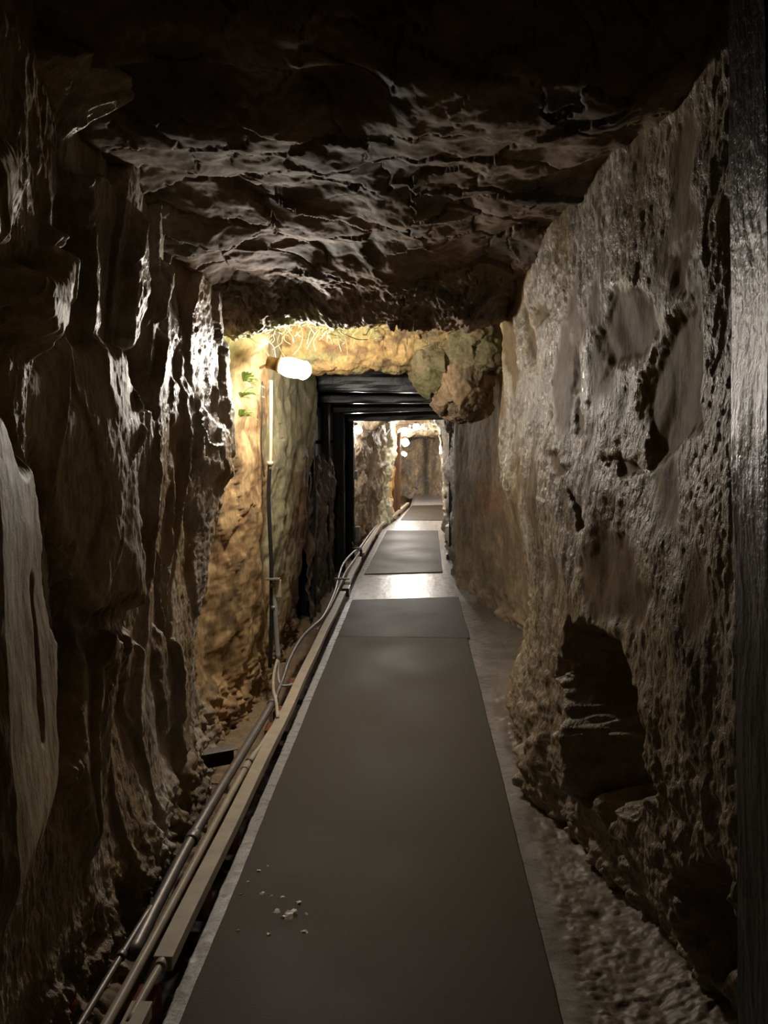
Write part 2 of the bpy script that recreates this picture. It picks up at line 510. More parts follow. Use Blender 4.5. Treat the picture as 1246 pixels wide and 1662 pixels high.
Yg, Zg = np.meshgrid(Y, Z, indexing='ij')
near = sstep(3.9, 3.6, Yg)
d, sm = apply_features(Yg, Zg, FEATURES_LEFT, 3.0)
warp = fbm(Yg * 2, Zg * 1.2, 4.4, 3) * 0.25
big = fbm(Yg * 2.2 + warp, Zg * 1.1, 1.0, 3) * 0.045
pl = ridged(Yg * 3.4 + warp * 2.5, Zg * 0.9 + warp, 7.0, 3, 0.45)
f1, f2, g, r, off = cells(Yg * 3.1 + warp * 1.5, Zg * 1.15 + warp * 1.2, 3.3)
plates = ((r[..., 0] - 0.5) * 0.025 + (g[..., 0] * .16 - .12) * off[..., 0] / 3.1 + g[..., 1] * .12 * off[..., 1] / 1.15) * sstep(0.0, 0.05, f2 - f1)
vert = fbm(Yg * 22, Zg * 8, 2.0, 3, 0.6) * 0.005 + fbm(Yg * 60, Zg * 28, 5.0, 3, 0.6) * (0.003 + .0012 * sstep(2.9, 3.4, Yg))
lower = sstep(0.25, 1.2, Zg)
nm = near * sstep(0.2, 1.6, Yg)
sf = 1 - 0.85 * sm
disp = d + big * 0.6 * (0.4 + 0.6 * sf) + nm * sf * (plates * (0.5 + 0.5 * lower) + (pl - 0.7) * 0.010 * (0.4 + 0.6 * lower)) + vert * sf * (1 + 0.3 * sstep(2.8, 3.4, Yg)) * (.25 + .75 * near)
beige = sm * sstep(2.3, 2.1, Yg)
oc = 1 - near
disp += oc * (facets(Yg * 4, Zg * 2.2, 1.0)[0] * 0.010 + fbm(Yg * 8, Zg * 6, 10.0, 3) * 0.012 + fbm(Yg * 4, Zg * 3, 9.0, 3) * 0.02 + fbm(Yg * 15, Zg * 12, 8.0, 3, 0.5) * 0.005)
disp += 0.13 * np.exp(-((Yg - 4.12) / .09) ** 2 - ((Zg - 2.09) / .08) ** 2)
disp += -0.07 * oc * np.exp(-((Yg - 4.75) / .08) ** 2 - ((Zg - .52) / .12) ** 2) * 1.2
rubble = sstep(0.35, 0.0, Zg) * (fbm(Yg * 9, Zg * 9, 2.2, 4, 0.6) * 0.05 + 0.01)
disp += rubble
smooth_n = sstep(0.05, 0.3, fbm(Yg * 4, Zg * 2.2, 12.0, 3))
sm = np.clip(np.maximum(sm, smooth_n * 0.8 * near), 0, 1)
c = mixc(GREY, BROWN, sstep(-0.3, 0.3, fbm(Yg * 2.5, Zg * 1.6, 21.0, 4)))
c = mixc(c, DARK, 0.65 * sstep(0.0, 0.4, fbm(Yg * 1.8, Zg * 1.2, 31.0, 4)) )
c = mixc(c, TAN, np.clip(beige * 1.2 + 0.4 * sstep(1.95, 1.75, Yg), 0, 1))
co = mixc((0.40, 0.27, 0.13), (0.27, 0.165, 0.08), sstep(-0.2, 0.35, fbm(Yg * 6, Zg * 5, 41.0, 4)))
co = mixc(co, (0.13, 0.085, 0.045), .75 * sstep(.12, .4, fbm(Yg * 5, Zg * 4.5, 42.0, 4, .6)))
ol = mixc(OLIVE, (0.30, 0.27, 0.18), sstep(-0.3, 0.3, fbm(Yg * 9, Zg * 3, 51.0, 4)))
co = mixc(co, ol, sstep(4.5, 4.75, Yg + fbm(Yg * 5, Zg * 3, 3.0, 3) * 0.2) * sstep(0.2, 0.9, Zg + .2))
co = mixc(co, (0.16, 0.10, 0.06), sstep(5.4, 5.8, Yg + (Zg < 1.3) * 0.25 + fbm(Yg * 4, Zg * 3, 13.0, 3) * 0.3) * sstep(1.75, 1.2, Zg))
gm = np.exp(-((Yg - 3.85) / .16) ** 2) * sstep(1.3, 1.9, Zg + fbm(Yg * 8, Zg * 8, 2.0, 3) * .4)
co = mixc(co, MOSS, np.clip(gm, 0, 1) * 0.85)
c = mixc(c, co, oc)
# smooth pale buttress standing out of the wall beside the camera
ye = np.interp(Zg, [.3, .6, .85, 1.1, 1.35, 1.5], [1.49, 1.49, 1.52, 1.52, 1.48, 1.39]) + fbm(Yg * 0, Zg * 5, 33., 4, .6) * .045
pm = sstep(ye + .03, ye - .015, Yg) * sstep(1.66, 1.5, Zg + .1 * fbm(Yg * 4, Zg * 0, 34., 2)) * sstep(.4, .85, Zg) * sstep(.6, .95, Yg)
xp = -.775 - .33 * (np.maximum(Yg, 1.1) - 1.5) + fbm(Yg * 3, Zg * 2, 35., 3) * .012 + fbm(Yg * 14, Zg * 9, 37., 3) * .003 - .05 * np.exp(-((Yg - 1.36 - .05 * (Zg - 1.2)) / .012) ** 2) * sstep(.95, 1.0, Zg) * sstep(1.3, 1.25, Zg)
X = (X + disp) * (1 - pm) + xp * pm
disp = 0
sm = np.maximum(sm, pm * .8)
c = mixc(c, mixc((0.37, 0.29, 0.17), (0.27, 0.195, 0.105), sstep(-.2, .3, fbm(Yg * 5, Zg * 3, 36., 4))), pm)
P = np.stack([X + disp, Yg, Zg], -1)
wl = grid_mesh('wall_left', P, ROCK, c, np.clip(sm + oc * 0.95, 0, 1), True)
structure(link(wl))

# right wall beside the walkway
Y = stations(1.0, 4.6, 760, -1.5, 30); Z = np.linspace(-0.25, 3.3, 700)
ys = [-1.5, 1.2, 1.5, 1.9, 2.6, 3.2, 3.82, 3.95, 4.12, 4.6]
zs = [0, .15, .3, .5, .75, 1.0, 1.3, 1.6, 2.0, 2.3, 2.9]
T = [[.9] * 11,
     [1.0, .92, .86, .82, .8, .79, .8, .82, .95, 1.0, 1.0],
     [.97, .87, .80, .76, .74, .73, .74, .76, .86, .93, .95],
     [.86, .75, .68, .66, .65, .65, .66, .67, .67, .69, .72],
     [.66, .60, .56, .54, .53, .53, .53, .54, .55, .56, .60],
     [.52, .48, .47, .50, .52, .50, .46, .47, .48, .48, .50],
     [.57, .49, .50, .575, .585, .54, .43, .41, .42, .41, .40],
     [.62, .52, .53, .60, .61, .57, .45, .43, .44, .43, .42],
     [.95] * 11, [1.05] * 11]
X = knots(Y, Z, ys, zs, T)
Yg, Zg = np.meshgrid(Y, Z, indexing='ij')
d, sm = apply_features(Yg, Zg, FEATURES_RIGHT, 8.0)
warp = fbm(Yg * 2, Zg * 2, 14.4, 3) * 0.2
big = fbm(Yg * 2.4 + warp, Zg * 1.6, 11.0, 3) * 0.018
streak = fbm(Yg * 17 + warp * 6, Zg * 6, 12.0, 3, 0.6)
gran = fbm(Yg * 38, Zg * 17, 15.0, 3, 0.65)
pit = ridged(Yg * 22, Zg * 9, 16.0, 2)
f1, f2, g, r, off = cells(Yg * 4.2 + warp * 2, Zg * 2.4 + warp * 2, 5.5)
plates = ((r[..., 0] - 0.5) * 0.014 + g[..., 0] * .08 * off[..., 0] / 4.2 + g[..., 1] * .08 * off[..., 1] / 2.4) * sstep(0.0, 0.1, f2 - f1)
smooth_n = sstep(0.08, 0.42, fbm(Yg * 3.2, Zg * 1.9, 22.0, 3))
low = sstep(1.1, 0.5, Zg)
sm = np.clip(np.maximum(sm, smooth_n * 0.9 * (1 - low)), 0, 1)
rough = 1 - 0.9 * sm
disp = d - smooth_n * 0.006 + big + fbm(Yg * 6 + warp, Zg * 3, 19., 3) * .008 + (rough + .5 * sstep(3.4, 3.8, Yg)) * (streak * 0.005 + gran * (.0018 + .0034 * sstep(2.2, 3.2, Yg)) + fbm(Yg * 90, Zg * 40, 18.0, 2) * .0018 - pit * 0.003)
disp += low * rough * (fbm(Yg * 9, Zg * 7, 25.0, 4, 0.6) * 0.02)
disp += sstep(0.3, 0.0, Zg) * fbm(Yg * 7, Zg * 7, 27.0, 4, 0.6) * 0.06
edge = sstep(3.7, 3.95, Yg)
disp *= 1 - 0.25 * edge * sstep(1.2, 1.4, Zg)
c = mixc((0.31, 0.27, 0.21), (0.30, 0.225, 0.13), sstep(-0.2, 0.3, fbm(Yg * 3, Zg * 1.6, 61.0, 4)))
c = mixc(c, (0.13, 0.10, 0.07), 0.75 * sstep(0.1, 0.4, fbm(Yg * 5, Zg * 2.6, 65.0, 4, .6)))
c = mixc(c, (0.15, 0.105, 0.055), np.clip(sm * 1.0 + 0.5 * sstep(0.0, 0.3, fbm(Yg * 4, Zg * 2.5, 62.0, 4)), 0, 1))
c = mixc(c, (0.26, 0.20, 0.13), 0.8 * low)
c = mixc(c, (0.40, 0.29, 0.14), edge * 0.8 * sstep(0.9, 0.6, Zg))
P = np.stack([X - disp, Yg, Zg], -1)
structure(link(grid_mesh('wall_right', P, ROCK, c, sm)))

# right wall of the inner passage: smooth ochre face, then broken grey rock
Y = stations(4.1, 21.0, 520); Z = np.linspace(-0.15, 2.6, 300)
ys = [4.1, 5.0, 5.8, 6.8, 7.9, 9.5, 10.2, 10.4, 12.0, 14.0, 18.0, 21.0]
zs = [0, .5, 1.2, 1.7, 1.9, 2.6]
T = [[1.05] * 6, [.95] * 6, [.86, .84, .82, .80, .78, .7], [.64, .62, .60, .58, .55, .5],
     [.43, .41, .40, .39, .38, .38], [.47, .45, .44, .42, .40, .38], [.48, .46, .44, .40, .30, .2], [.49, .45, .42, .33, .22, .1],
     [.50, .48, .46, .42, .3, .2], [.57, .55, .52, .46, .3, .1], [.67, .64, .6, .5, .3, .1], [.9, .9, .9, .8, .6, .5]]
X = knots(Y, Z, ys, zs, T)
Yg, Zg = np.meshgrid(Y, Z, indexing='ij')
first = sstep(8.6, 8.2, Yg)
sub = fbm(Yg * 2.5, Zg * 1.3, 71.0, 4) * 0.03 + fbm(Yg * 12, Zg * 9, 72.0, 4, .6) * 0.004
brk = fbm(Yg * 1.6, Zg * 2.2, 73.0, 4, 0.55) * 0.06 + facets(Yg * 2.2, Zg * 3, 2.0)[0] * 0.06
disp = first * sub + (1 - first) * brk
disp += sstep(0.35, 0, Zg) * np.clip(fbm(Yg * 4, Zg * 5, 75.0, 3), -0.2, 1) * 0.10
c = mixc((0.44, 0.34, 0.22), (0.32, 0.245, 0.16), sstep(-0.2, 0.3, fbm(Yg * 2, Zg * 2.5, 74.0, 4)))
c = mixc(c, (0.45, 0.17, 0.07), 0.5 * np.exp(-((Yg - 6.6) / .4) ** 2 - ((Zg - 1.0) / .14) ** 2))
c = mixc(c, (0.40, 0.36, 0.29), 1 - first)
P = np.stack([X - disp, Yg, Zg], -1)
structure(link(grid_mesh('wall_right_inner', P, ROCK_FAR, c, first * 0.85)))

# left wall of the inner passage
Y = stations(6.2, 21.0, 560); Z = np.linspace(-0.15, 2.6, 300)
ys = [6.2, 8.3, 8.55, 9.7, 10.1, 10.5, 11.5, 12.6, 12.9, 13.3, 13.8, 14.1, 16.0, 17.0, 18.0, 19.0, 21.0]
xs_ = [-.94, -.94, -1.04, -1.05, -.95, -.90, -.80, -.62, -.66, -.52, -.54, -.56, -.54, -.52, -.90, -1.5, -1.6]
X = np.repeat(np.interp(Y, ys, xs_)[:, None], len(Z), 1)
Yg, Zg = np.meshgrid(Y, Z, indexing='ij')
X = X - .15 * sstep(1.3, 1.6, Zg) * sstep(8.6, 8.3, Yg) + 0.08 * sstep(0.5, 1.5, Zg) * sstep(10.3, 11.0, Yg)
f1, f2, g, r, off = cells(Yg * 1.5, Zg * 2.0, 9.5)
disp = (r[..., 0] - .5) * .12 * sstep(0.0, 0.12, f2 - f1) * sstep(10, 10.6, Yg) + fbm(Yg * 2, Zg * 2.5, 81.0, 4, 0.6) * 0.05 + fbm(Yg * 14, Zg * 6, 82.0, 3) * 0.012
c = mixc((0.42, 0.33, 0.23), (0.28, 0.21, 0.145), sstep(-0.2, 0.3, fbm(Yg * 3, Zg * 3, 84.0, 4)))
c = mixc(c, (0.36, 0.35, 0.25), sstep(12.5, 13.0, Yg) * sstep(13.9, 13.6, Yg))
c = mixc(c, (0.48, 0.31, 0.12), sstep(13.8, 14.1, Yg))
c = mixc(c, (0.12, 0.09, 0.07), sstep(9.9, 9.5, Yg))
P = np.stack([X + disp, Yg, Zg], -1)
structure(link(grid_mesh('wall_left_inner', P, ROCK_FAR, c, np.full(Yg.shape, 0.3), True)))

# rock face where the passage turns away
Xs = np.linspace(-1.6, 1.2, 220); Z = np.linspace(-0.2, 2.4, 200)
Xg, Zg = np.meshgrid(Xs, Z, indexing='ij')
disp = fbm(Xg * 3, Zg * 1.6, 91.0, 4) * 0.25 + facets(Xg * 4, Zg * 2.5, 4.0)[0] * 0.15 + sstep(0.25, 0.7, Xg) * -.8
c = mixc((0.75, 0.6, 0.40), (0.56, 0.48, 0.4), sstep(-0.1, 0.25, fbm(Xg * 5, Zg * 2, 92.0, 4)))
c = mixc(c, (0.20, 0.18, 0.15), np.exp(-((Xg - 0.22) / .1) ** 2))
P = np.stack([Xg, 20.6 + disp, Zg], -1)
structure(link(grid_mesh('wall_back', P, ROCK_FAR, c, np.full(Xg.shape, 0.3))))

# ceiling over the near chamber, its lip, the pocket with the lamp and the low lintel behind
prof = [(-1.5, 3.1), (0.7, 3.12), (1.3, 3.06), (1.66, 2.82), (1.86, 2.50), (2.02, 2.41), (2.6, 2.38), (3.1, 2.33), (3.48, 2.23), (3.70, 2.12), (3.79, 2.15), (3.93, 2.36),
        (4.2, 2.48), (4.6, 2.47), (4.78, 2.34), (4.86, 2.17), (4.89, 2.04), (4.96, 1.985), (5.12, 1.99), (5.5, 2.06), (6.4, 2.25)]
pv = [Vector((0, y, z)) for y, z in prof]
rs = np.array([tuple(p) for p in resample(pv, 0.004)])[:, 1:]
keep = [0]
for i in range(1, len(rs)):
    dd = np.linalg.norm(rs[i] - rs[keep[-1]])
    if dd > (0.03 if rs[i, 0] < 1.2 else 0.006): keep.append(i)
rs = rs[keep]
tan = np.gradient(rs, axis=0); tan /= np.linalg.norm(tan, axis=1)[:, None] + 1e-9
nrm = np.stack([tan[:, 1], -tan[:, 0]], 1)                 # pointing down into the tunnel
Xs = np.linspace(-1.35, 1.15, 560)
arc = np.concatenate([[0], np.cumsum(np.linalg.norm(np.diff(rs, axis=0), axis=1))])
Ag, Xg = np.meshgrid(arc, Xs, indexing='ij')
Yc = rs[:, 0][:, None] + 0 * Xg; Zc = rs[:, 1][:, None] + 0 * Xg
lint = sstep(4.6, 4.8, Yc)
w1 = fbm(Xg * 2.2, Ag * 2.2, 101.0, 3) * 0.3 + fbm(Xg * 9, Ag * 9, 107.0, 4, .6) * 0.16
f1, f2, g, r, off = cells(Xg * 4.2 + w1, Ag * 4.8 + w1, 6.0)
flake = ((r[..., 0] - 0.5) * 0.012 + (g[..., 0] * off[..., 0] * .15 + (g[..., 1] * .10 - .02) * off[..., 1]) / 4.5) - .018 * sstep(.05, .0, f2 - f1) * (r[..., 1] > .5)
f1b, f2b, gb, rb, offb = cells(Xg * 13 + w1 * 4, Ag * 10 + w1 * 3, 7.0)
flake2 = (.25 + .75 * sstep(3.2, 3.5, Yc)) * ((rb[..., 0] - 0.5) * 0.004 + (gb[..., 0] * offb[..., 0] * .15 + (gb[..., 1] * .12 - .03) * offb[..., 1]) / 12)
disp = fbm(Xg * 2.4, Ag * 2.0, 102.0, 4, 0.45) * 0.055 * (1 - 0.5 * lint) + flake * (1 - 0.45 * lint) * (0.65 + 0.35 * sstep(2.4, 3.2, Yc)) + flake2 * (1 - .5 * lint) + lint * (fbm(Xg * 9, Ag * 9, 104., 4, .6) * .012 - .03 * ridged(Xg * 3, Ag * 3.5, 105., 2)) + fbm(Xg * 30, Ag * 30, 103.0, 3, .6) * (0.0018 + .009 * sstep(3.2, 3.55, Yc) * sstep(3.95, 3.75, Yc))
lump = lambda x, a, rx, ra, h: h * np.exp(-((Xg - x) / rx) ** 2 - ((Yc - a) / ra) ** 2)
disp += 0.20 * sstep(0.0, 0.5, Xg) * sstep(3.8, 4.15, Yc) * sstep(4.8, 4.6, Yc)
disp += lump(-.38, 1.55, .07, .10, .16) + lump(-.62, 1.42, .2, .08, .22) + lump(-.33, 1.75, .1, .12, .10) + lump(-.1, 1.62, .16, .08, .08) + lump(-.95, 1.5, .1, .15, .15)
disp += lump(-.62, 1.95, .25, .12, -.10) + lump(-.2, 1.98, .12, .1, -.1)
drop = 0.05 * sstep(-0.55, -0.95, Xg) * sstep(2.0, 3.6, Yc) * sstep(4.0, 3.75, Yc)
c = mixc((0.21, 0.155, 0.115), (0.165, 0.115, 0.075), sstep(-0.2, 0.3, fbm(Xg * 3, Ag * 3, 111.0, 4)))
c = mixc(c, (0.10, 0.085, 0.075), 0.8 * sstep(0.05, 0.35, fbm(Xg * 2.5, Ag * 3.5, 112.0, 4)))
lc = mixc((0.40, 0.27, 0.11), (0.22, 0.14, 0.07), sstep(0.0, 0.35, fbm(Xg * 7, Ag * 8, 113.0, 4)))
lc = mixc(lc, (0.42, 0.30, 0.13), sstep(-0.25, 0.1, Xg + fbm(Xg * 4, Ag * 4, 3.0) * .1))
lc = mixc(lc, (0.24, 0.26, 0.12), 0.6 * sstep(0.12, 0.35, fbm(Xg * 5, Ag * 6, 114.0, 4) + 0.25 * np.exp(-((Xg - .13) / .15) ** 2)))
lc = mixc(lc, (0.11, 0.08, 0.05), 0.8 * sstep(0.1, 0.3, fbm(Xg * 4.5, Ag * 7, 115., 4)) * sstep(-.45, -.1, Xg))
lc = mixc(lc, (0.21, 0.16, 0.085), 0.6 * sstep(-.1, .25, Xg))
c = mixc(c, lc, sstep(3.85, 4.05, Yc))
c = mixc(c, (0.30, 0.31, 0.12), 0.7 * sstep(3.6, 3.75, Yc) * sstep(4.1, 3.9, Yc) * sstep(-0.3, -0.5, Xg))
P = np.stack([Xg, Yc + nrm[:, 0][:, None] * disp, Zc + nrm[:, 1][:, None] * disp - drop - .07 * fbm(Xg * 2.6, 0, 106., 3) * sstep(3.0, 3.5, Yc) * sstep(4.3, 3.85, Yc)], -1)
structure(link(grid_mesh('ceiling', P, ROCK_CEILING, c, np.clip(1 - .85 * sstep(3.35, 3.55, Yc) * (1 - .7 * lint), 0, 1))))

# ceiling of the inner passage
ya = np.array([6.2, 10.15, 10.3, 10.6, 12.0, 13.6, 14.2, 14.5, 15.0, 17.0, 21.0])
za = np.array([2.35, 2.25, 2.06, 2.02, 2.04, 2.0, 1.98, 1.84, 1.80, 1.68, 1.55])
Y = stations(6.2, 21.2, 360); Xs = np.linspace(-1.5, 1.2, 300)
Yg, Xg = np.meshgrid(Y, Xs, indexing='ij')
disp = fbm(Xg * 3, Yg * 1.5, 121.0, 4) * 0.08 + facets(Xg * 5, Yg * 3, 5.0)[0] * 0.06
Zc = np.interp(Yg, ya, za) - disp - 0.25 * (np.abs(Xg - 0.15) / 0.8) ** 2 * sstep(10.2, 11, Yg)
c = mixc((0.40, 0.32, 0.2), (0.24, 0.2, 0.15), sstep(-0.2, 0.3, fbm(Xg * 4, Yg * 2, 122.0, 4)))
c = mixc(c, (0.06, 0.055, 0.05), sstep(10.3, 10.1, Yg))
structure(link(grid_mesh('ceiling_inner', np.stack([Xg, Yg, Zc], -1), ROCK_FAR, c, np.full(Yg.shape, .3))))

# floor: worn concrete, rough rock shoulder on the right, gutter on the left
GUT_Y = [-2, 8, 10.5, 12.5, 14.1, 16.8, 21]
GUT_X = [-.674, -.674, -.64, -.60, -.40, -.17, -.1]
Y = stations(1.0, 21.2, 760, -1.5, 60); Xs = np.concatenate([np.linspace(-1.4, -.74, 60)[:-1], np.linspace(-.74, -.60, 50)[:-1], np.linspace(-.60, 1.2, 330)])
Yg, Xg = np.meshgrid(Y, Xs, indexing='ij')
gx = np.interp(Yg, GUT_Y, GUT_X)
sh = Xg - (gx + .674)                                       # follows the gutter's bend
gut = sstep(-.673, -.680, sh + fbm(Xg * 3, Yg * 9, 2., 3) * .003)
right = sstep(.44, .50, Xg) * sstep(4.8, 3.9, Yg)
Zc = -0.13 * gut + 0.07 * sstep(-.80, -.95, sh) * (1 + .5 * fbm(Xg * 8, Yg * 8, 5., 3)) + fbm(Xg * 1.5, Yg * 5, 131.0, 3) * 0.003 + (1 - gut) * fbm(Xg * 14, Yg * 25, 130.0, 3) * 0.0016
Zc += right * (fbm(Xg * 6, Yg * 9, 132.0, 5, .55) * 0.011 + 0.10 * sstep(.55, 1.0, Xg) * sstep(3.6, 3.0, Yg))
Zc += gut * sstep(-.70, -.74, sh) * fbm(Xg * 12, Yg * 12, 133., 3) * .02
c = mixc((0.24, 0.22, 0.195), (0.17, 0.155, 0.14), sstep(-0.2, 0.3, fbm(Xg * 4, Yg * 4, 134.0, 4)))
c = mixc(c, (0.165, 0.128, 0.09), right * 0.9)
Zc += right * (fbm(Xg * 14, Yg * 26, 137.0, 4, .6) * 0.007 - .006 * ridged(Xg * 9, Yg * 20, 138., 2))
c = mixc(c, (0.46, 0.45, 0.44), (1 - gut) * sstep(6.9, 7.0, Yg))  # paler past the near mats: glare on wet concrete put into the colour
c = mixc(c, (0.31, 0.30, 0.28), (1 - gut) * sstep(-.60, -.63, sh))
c = mixc(c, (0.025, 0.015, 0.010), gut)  # shade of the recess put into a near-black gutter colour
c = mixc(c, (0.20, 0.135, 0.07), sstep(-.83, -.87, sh))
Zc += sstep(-.83, -.9, sh) * fbm(Xg * 22, Yg * 20, 136., 4, .6) * .014
P = np.stack([Xg, Yg, Zc], -1)
structure(link(grid_mesh('floor', P, FLOOR_MAT, c, np.clip(sstep(-.69, -.71, sh) * 1.0 + right * .35, 0, 1), True)))

# ------------------------------------------------------------------ hanging boulders under the lintel
def boulder(center, size, seed, color, mat=ROCK_CEILING, n=120, facet=0.16, squash=None):
    th = np.linspace(0, PI, n); ph = np.linspace(0, 2 * PI, n * 2)
    T_, H_ = np.meshgrid(th, ph, indexing='ij')
    D = np.stack([np.sin(T_) * np.cos(H_), np.sin(T_) * np.sin(H_), np.cos(T_)], -1)
    D = np.sign(D) * np.abs(D) ** 0.85
    f1, f2, g, r, off = cells(D[..., 0] * 1.3 + seed, D[..., 1] * 1.3, D[..., 2] * 1.3)
    rad = 1 + (r[..., 0] - .5) * facet * .6 + (g * off).sum(-1) * .2 + fbm(D[..., 0] * 1.5 + seed, D[..., 1] * 1.5, D[..., 2] * 1.5, 5, .6) * .08
    P = D * rad[..., None] * np.array(size)
    c = mixc(color[0], color[1], sstep(-.2, .3, fbm(D[..., 0] * 2 + seed, D[..., 1] * 2, D[..., 2] * 2 + 3, 4)))
    o = grid_mesh('hanging_rock', P, mat, c, np.full(T_.shape, .6), True)
    o.location = center
    return link(o)

tag(boulder((.14, 5.03, 2.02), (.20, .20, .19), 1.0, [(0.17, 0.14, 0.08), (0.13, 0.12, 0.06)]), 'mossy brown hanging rock at the left of the boulder cluster under the lintel', 'rock', 'rocks hanging from the lintel')
tag(boulder((.30, 4.98, 1.90), (.20, .19, .24), 5.0, [(0.22, 0.155, 0.09), (0.14, 0.105, 0.07)]), 'largest hanging tan rock, lowest of the cluster below the lintel', 'rock', 'rocks hanging from the lintel')
tag(boulder((.38, 4.88, 2.12), (.19, .14, .18), 9.0, [(0.16, 0.13, 0.075), (0.13, 0.12, 0.065)]), 'greenish hanging rock wedged against the right wall, above the lowest tan rock', 'rock', 'rocks hanging from the lintel')
tag(boulder((.385, 9.0, 1.80), (.075, .25, .19), 12.0, [(0.22, 0.16, 0.12), (0.17, 0.13, 0.10)], ROCK_FAR, 60), 'smooth brown rock lump on the right wall above the thin black post', 'rock')

# ------------------------------------------------------------------ walkway mats
def floor_mat(outline, label, z=0.012, th=0.010):
    """outline: corner points, split along the sides so the edge can waver"""
    V, Fc = [], []
    n = len(outline)
    pts = []
    for i in range(n):
        a, b = Vector((*outline[i], 0)), Vector((*outline[(i + 1) % n], 0))
        k = max(2, int((b - a).length / 0.06))
        nn = Vector((b.y - a.y, a.x - b.x, 0)).normalized()
        for j in range(k):
            p = a.lerp(b, j / k)
            e = 0 if j == 0 else 0.0014 * math.sin(p.y * 5 + p.x * 7 + i) + 0.0008 * math.sin(p.y * 31 + p.x * 23)
            pts.append(p + nn * e)
    m = len(pts)
    V = [(p.x, p.y, z) for p in pts] + [(p.x, p.y, z - th) for p in pts]
    Fc = [tuple(range(m)), tuple(reversed(range(m, 2 * m)))] + [(i + m, (i + 1) % m + m, (i + 1) % m, i) for i in range(m)]
    o = mesh_obj('floor_mat', V, Fc, RUBBER, None, False, 0.003)
    return tag(o, label, 'mat', 'rubber walkway mats')

floor_mat([(-.625, -1.2), (.39, -1.2), (.39, 5.62), (-.622, 5.62)], 'long dark brown-grey rubber walkway mat with white paint flakes on it', .010)
floor_mat([(-.620, 5.626), (.41, 5.626), (.40, 7.12), (-.62, 6.94)], 'short dark grey rubber mat just before the first bright wet concrete strip', .010)
floor_mat([(-.605, 8.29), (.29, 8.46), (.34, 12.31), (-.51, 12.28)], 'grey rubber mat between the two bright strips of wet concrete', .012)
floor_mat([(-.32, 13.9), (.50, 13.9), (.58, 17.1), (-.13, 16.9)], 'farthest pinkish-grey floor mat near the bend of the passage', .012)

# white flakes on the nearest mat
FLAKES = [(-0.408, 2.24, 0.0169), (-0.396, 2.26, 0.0101), (-0.422, 2.227, 0.0079), (-0.389, 2.305, 0.009), (-0.452, 2.257, 0.009), (-0.449, 2.332, 0.0056), (-0.518, 2.349, 0.0079), (-0.592, 2.342, 0.0045), (-0.561, 2.479, 0.0068), (-0.536, 2.511, 0.0045), (-0.348, 2.162, 0.0079), (-0.459, 2.143, 0.0068), (-0.556, 2.158, 0.0045), (-0.355, 2.249, 0.0045), (-0.486, 2.337, 0.0045), (-0.585, 2.412, 0.0045)]
for i, (x, y, r) in enumerate(FLAKES):
    r *= 1.45
    rr = random.Random(i)
    V, k = [], 9
    for t, zz in ((1.0, 0), (0.6, r * .35)):
        for j in range(k):
            a = 2 * PI * j / k; q = r * t * rr.uniform(.55, 1.25)
            V.append((x + math.cos(a) * q, y + math.sin(a) * q * rr.uniform(.5, 1), .0102 + zz * rr.uniform(.5, 1.5)))
    Fc = [(j, (j + 1) % k, (j + 1) % k + k, j + k) for j in range(k)] + [tuple(range(k, 2 * k))]
    o = mesh_obj('paint_flake', V, Fc, PAPER)
    tag(o, 'largest white crumbled flake on the long dark mat' if i == 0 else 'small white flake scattered around the largest one on the long mat', 'flake', 'white flakes on the mat')

# ------------------------------------------------------------------ cable trunking, conduits and pipes along the gutter
def trunk_geo(pts, w=.052, h=.040, z=.062):
    """square-section channel following the floor line"""
    P = [Vector((x, y, z + dz)) for x, y, dz in pts]
    V, Fc = [], []
    for i, p in enumerate(P):
        t = (P[min(i + 1, len(P) - 1)] - P[max(i - 1, 0)]).normalized(); s = Vector((t.y, -t.x, 0)).normalized(); u = Vector((0, 0, 1))
        V += [p + s * w / 2 - u * h / 2, p + s * w / 2 + u * h / 2, p - s * w / 2 + u * h / 2, p - s * w / 2 - u * h / 2]
    for i in range(len(P) - 1):
        for k in range(4):
            a, b = i * 4 + k, i * 4 + (k + 1) % 4
            Fc.append((a, b, b + 4, a + 4))
    n = (len(P) - 1) * 4
    Fc += [(3, 2, 1, 0), (n, n + 1, n + 2, n + 3)]
    return V, Fc

def trunking(pts, label, w=.052):
    t = thing('cable_trunking', (pts[0][0], pts[0][1], 0), label, 'trunking', 'square beige cable trunking beside the mats')
    part('channel', trunk_geo(pts, w), PVC, t, False, .003)
    part('lid', trunk_geo(pts, w + .004, .006, .084), PVC, t, False, .002)
    return t

wob = lambda y: .003 * math.sin(y * 2.1) + .002 * math.sin(y * 5.3)
trunking([(-.712 + wob(y), y, 0) for y in np.arange(1.93, 7.0, .18)], 'long beige square trunking running beside the long rubber mat')
trunking([(-.715, y, -.004) for y in (.9, 1.2, 1.5, 1.77)], 'short beige trunking piece before the gap, nearest the camera')
trunking([(-.714 + wob(y), y, 0) for y in np.arange(7.42, 9.2, .18)], 'beige trunking past the black clamp, beside the first bright wet concrete strip')
trunking([(x - .05, y, 0) for x, y in zip(np.interp(np.arange(9.35, 17.0, .3), GUT_Y, GUT_X), np.arange(9.35, 17.0, .3))], 'farthest trunking curving right with the gutter towards the bend', .06)

def pipe(name, pts, r, mat, label, cat='pipe', group=None, collars=(), cm=None, seg=14):
    t = thing(name, (pts[0][0], pts[0][1], 0), label, cat, group)
    part('tube', tube_geo(pts, r, seg), mat, t)
    for (p, d, L, rr) in collars:
        d = Vector(d).normalized()
        part('coupling', lathe_geo([(-L / 2, rr * .8), (-L / 2, rr), (-L / 2 + .004, rr * 1.08), (L / 2 - .004, rr * 1.08), (L / 2, rr), (L / 2, rr * .8)], p, d, 16), cm or mat, t)
    return t

